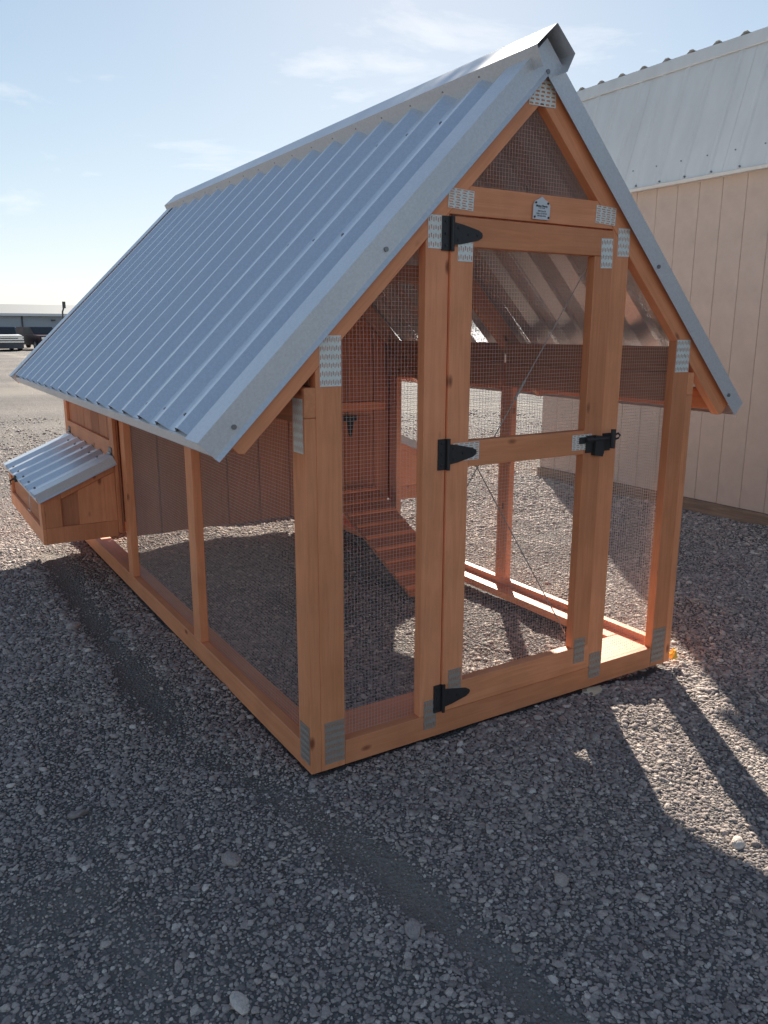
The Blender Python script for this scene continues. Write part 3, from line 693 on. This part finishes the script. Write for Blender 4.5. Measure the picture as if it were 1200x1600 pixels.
    for yy in (NY0+.05, NY1-.06):
        m2 = MB(); q = p0+EY*yy; m2.box((q.x-.006, yy-.03, .745), (q.x+.006, yy+.03, .80)); m2.rod([(q.x+s*.008, yy-.03, .768), (q.x+s*.008, yy+.03, .768)], .007, 6)
        link('lid_hinge', pydata('lid_hinge', m2.v, m2.f), SCREW, lid)
    m2 = MB(); yy = 3.05 if s < 0 else 2.9; q = p1+EY*yy
    m2.box((q.x-.010, yy-.02, q.z-.03), (q.x+.010, yy+.02, q.z+.006)); m2.rod([(q.x+s*.012, yy, q.z-.01), (q.x+s*.035, yy, q.z-.022), (q.x+s*.03, yy, q.z-.045)], .006, 6)
    link('lid_latch', pydata('lid_latch', m2.v, m2.f), BLACK, lid)
    if s < 0:
        m2 = MB(); m2.rod([(X(D+.03), 2.60, .552), (X(D+.032), 2.605, .50), (X(D+.036), 2.56, .465), (X(D+.034), 2.60, .44), (X(D+.03), 2.72, .43)], .0022, 5)
        link('string', pydata('string', m2.v, m2.f, True), STRING, lid)
# --- pop door and ramp
pd = box('pop_door', (1.285, HY0-.014, .455), (1.595, HY0-.0005, .895), WOODF, coop, axis=2)
for a, b in ((1.285, 1.385), (1.39, 1.49), (1.495, 1.595)): box('siding_plank', (a+.002, HY0-.019, .458), (b-.002, HY0-.0145, .892), WOODF, pd, axis=2, bev=.002)
mb = MB(); y = HY0-.020
mb.box((1.388, y-.004, .868), (1.486, y, .905)); mb.ext([(1.413, .868), (1.425, .79), (1.437, .762), (1.449, .79), (1.461, .868)], (0, y, 0), EX, EZ, .004)
link('strap_hinge', pydata('strap_hinge', mb.v, mb.f), BLACK, pd)
box('trim_board', (1.20, HY0-.018, .93), (1.70, HY0-.0005, .985), WOOD, coop)
ra, rb_ = Vector((1.43, HY0-.03, .44)), Vector((1.43, 1.30, .012))
nrr = (rb_-ra).normalized().cross(EX); nrr = -nrr if nrr.z < 0 else nrr
ramp_o = board('ramp', ra, rb_, .355, .014, EX, WOODF, coop)
for k in range(9):
    q = ra.lerp(rb_, (k+.5)/9)+nrr*.012; board('cleat', q-EX*.17, q+EX*.17, .026, .010, (rb_-ra), WOOD, ramp_o)

# ------------------------------------------------------------------ the portable building on the right
bld = thing('storage_building', (6.0, -.4, 0), 'cream-sided portable building with white ribbed metal roof right of the coop', 'building')
BX, BY0, BY1 = 4.50, -4.6, 3.80
k = 0; y = BY1
while y > BY0:
    y2 = max(BY0, y-.2055)
    box('siding_plank', (BX, y2+.002, .085), (BX+.016, y-.002, 2.60), CREAM, bld, axis=2, bev=.003); y = y2
box('wall_backing', (BX+.005, BY0, .085), (BX+.03, BY1-.001, 2.60), CREAM, bld, bev=0)
for x_ in np.arange(BX+.03, 7.6, .2055):
    box('siding_plank', (x_+.004, BY1-.016, .085), (min(x_+.2015, 7.6), BY1, 2.60), CREAM, bld, axis=2, bev=.003)
prism('gable_wall', [(BX+.03, 2.602), (7.6, 2.602), (7.1, 3.56), (4.80, 3.56)], (0, BY1-.001, 0), EX, EZ, .03, CREAM, bld, bev=0)
box('skid_board', (BX-.022, BY0, -.03), (BX+.02, BY1+.01, .084), SKIDM, bld); box('skid_board', (BX+.022, BY1-.02, -.03), (7.6, BY1+.012, .084), SKIDM, bld)
pA, pB = Vector((4.435, 0, 2.575)), Vector((4.755, 0, 3.60)); nb = Vector((-(pB-pA).z, 0, (pB-pA).x)).normalized()
for k in range(9):
    a = BY1+.05-.9600*(k+1); b = a+.96
    sheet('roof_panel', [(a+y_, h) for y_, h in ribbed(0, .958, [.12+.24*j for j in range(4)], .008, .02, .05, False)], pA, pB, nb, WHITEM, bld)
    sheet('roof_panel', [(a+y_, h) for y_, h in ribbed(0, .958, [.12+.24*j for j in range(4)], .023, .03, .09, False)], Vector((4.735, 0, 3.605)), Vector((7.7, 0, 3.07)), Vector((0, 0, 1)), WHITEM, bld)
strip('roof_flashing', [pB+nb*.012+Vector((-.030, 0, -.105)), pB+nb*.018+Vector((-.028, 0, -.10)), pB+nb*.02+Vector((-.002, 0, -.004)), pB+Vector((.05, 0, -.006))], (0, BY0, 0), (0, BY1+.06, 0), WHITEM, bld, .003)
strip('eave_flashing', [pA+Vector((.07, 0, -.005)), pA+Vector((-.004, 0, -.010)), pA+nb*.012+Vector((-.003, 0, .008))], (0, BY0, 0), (0, BY1+.06, 0), WHITEM, bld, .003)
m2 = MB()
for k in range(34):
    q = pA+(pB-pA)*.16+EY*(BY1-.02-.24*k)+nb*.002; m2.rod([q, q+nb*.006], .0055, 6)
    q = pA+(pB-pA)*.03+EY*(BY1-.1-.24*k)+nb*.002; m2.rod([q, q+nb*.012], .007, 6)
link('roof_screws', pydata('roof_screws', m2.v, m2.f), SCREW, bld, kind='stuff')

# ------------------------------------------------------------------ distance
fb = thing('far_warehouse', (8, 118, 0), 'long low white warehouse far behind the parked vehicles', 'warehouse')
y0 = 112.
mb = MB(); mb.box((-60, y0, -.5), (60, y0+14, 3.35)); link('wall', pydata('wall', mb.v, mb.f), FARW, fb)
mb = MB(); mb.ext([(y0-.6, 3.35), (y0+14.6, 3.35), (y0+7, 4.75)], (-60, 0, 0), EY, EZ, 120.); link('roof', pydata('roof', mb.v, mb.f), FARR, fb)
mb = MB(); mb.box((-60, y0-.75, 3.10), (60, y0-.61, 3.42)); link('fascia', pydata('fascia', mb.v, mb.f), CARW, fb)
for xx in (14.6, -3.0, 32.0):
    mb = MB(); mb.box((xx, y0-.12, -.3), (xx+.18, y0-.002, 3.09)); link('downpipe', pydata('downpipe', mb.v, mb.f), DARKP, fb)
mb = MB(); mb.box((18.2, y0-.35, 2.5), (18.7, y0-.002, 2.68)); link('wall_lamp', pydata('wall_lamp', mb.v, mb.f), DARKP, fb)
pl = thing('lamp_post', (12.4, 72, 0), 'thin dark lamp post rising past the far warehouse roof edge', 'lamp post')
mb = MB(); mb.rod([(12.4, 72, -.2), (12.45, 72, 2.9), (12.6, 72, 3.3)], .07, 8); link('pole', pydata('pole', mb.v, mb.f), DARKP, pl)
mb = MB(); mb.box((12.48, 71.85, 3.2), (12.72, 72.05, 3.75)); link('lamp_head', pydata('lamp_head', mb.v, mb.f), DARKP, pl)

def vehicle(name, loc, rz, paint, label, kind):
    t = thing(name, loc, label, 'pickup truck' if kind != 'suv' else 'suv', None, rz); R = WM[t.name]
    def part(n, mb, m, par=None):
        me = pydata(n, mb.v, mb.f); bm = bmesh.new(); bm.from_mesh(me); bmesh.ops.recalc_face_normals(bm, faces=bm.faces[:]); bm.to_mesh(me); bm.free()
        return link(n, me, m, par or t, R)
    # local: front faces -y, x across
    wd = .92
    def slab(side, w0, w1=None):   # side profile (y,z) extruded across x
        mb = MB(); mb.ext(side, (-w0, 0, 0), EY, EZ, 2*w0); return mb
    body = part('body', slab([(-2.6, .35), (-2.62, .70), (-2.5, .98), (-1.2, 1.06), (2.3 if kind == 'suv' else 2.6, 1.06), (2.6, .95), (2.6, .35)], wd), paint)
    if kind == 'suv': cabp = [(-1.25, 1.055), (-.55, 1.60), (2.1, 1.60), (2.45, 1.055)]
    else: cabp = [(-1.25, 1.055), (-.55, 1.60), (.75, 1.60), (1.0, 1.055)]
    cab = part('cab', slab(cabp, .80), paint)
    mb = MB(); mb.ext([(-1.16, 1.10), (-.62, 1.54), (-.60, 1.50), (-1.10, 1.08)], (-.74, -.03, .02), EY, EZ, 1.48); part('windshield', mb, GLASS, cab)
    for sx in (-1, 1):
        mb = MB(); mb.ext([(-.95, 1.10), (-.48, 1.53), (.65, 1.53), (.8, 1.10)], (sx*.805-.006, 0, 0), EY, EZ, .012); part('side_window', mb, GLASS, cab)
        for yy in (-1.65, 1.65):
            mb = MB(); mb.rod([(sx*.70, yy, .36), (sx*.94, yy, .36)], .37, 20); wh = part('wheel', mb, TYRE)
            mb = MB(); mb.rod([(sx*.93, yy, .36), (sx*.955, yy, .36)], .21, 12); part('rim', mb, CHROME, wh)
        mb = MB(); mb.box((sx*.72-.13, -2.66, .74), (sx*.72+.13, -2.55, .90)); part('headlight', mb, CHROME)
    if kind == 'grille':
        for z in (.60, .76, .92): 
            mb = MB(); mb.box((-.93, -2.70, z-.045), (.93, -2.63, z+.045)); part('grille_bar', mb, CHROME)
        mb = MB(); mb.box((-.90, -2.66, .16), (.90, -2.5, .50)); part('bumper', mb, DARKP)
        mb = MB(); mb.ext([(-2.52, .99), (-1.2, 1.07), (-1.2, 1.09), (-2.52, 1.02)], (-.88, 0, 0), EY, EZ, 1.76); part('hood', mb, CARW)
    else:
        mb = MB(); mb.box((-.92, -2.72, .40), (.92, -2.55, .58)); part('bumper', mb, CHROME)
        mb = MB(); mb.box((-.50, -2.66, .66), (.50, -2.6, .92)); part('grille', mb, DARKP)
    return t
vehicle('parked_pickup', (6.12, 60, 0), .04, CARG, 'grey pickup with three bright grille bars parked at left edge of the yard', 'grille')
vehicle('parked_suv', (8.75, 61.5, 0), .22, CARM, 'dark maroon sport utility vehicle parked beside the grey pickup', 'suv')
vehicle('parked_pickup', (8.0, 70, 0), .1, CARW, 'white pickup mostly hidden behind the gap between the other two vehicles', 'pickup')

# ------------------------------------------------------------------ small things
def crumple(name, cx_, cy_, cz_, r, m, label, cat, seed, flat=.5):
    bm = bmesh.new(); bmesh.ops.create_icosphere(bm, subdivisions=2, radius=1)
    for v in bm.verts:
        n_ = noise.noise(v.co*1.6+Vector((seed, 0, 0))); v.co *= 1+n_*.9; v.co = Vector((v.co.x*r, v.co.y*r*.6, max(-.3, v.co.z)*r*flat))
    me = bpy.data.meshes.new(name); bm.to_mesh(me); bm.free()
    return link(name, me, m, None, Matrix.Translation((cx_, cy_, cz_)), label=label, category=cat)
crumple('plastic_scrap', 1.812, .010, .012, .026, YEL, 'crumpled yellow plastic scrap at the foot of the right front post', 'scrap', 3, 1.1)
crumple('wood_scrap', 1.30, -.012, -.016, .055, CHIP, 'pale flat wood scrap poking out under the front rail', 'wood scrap', 9, .14)
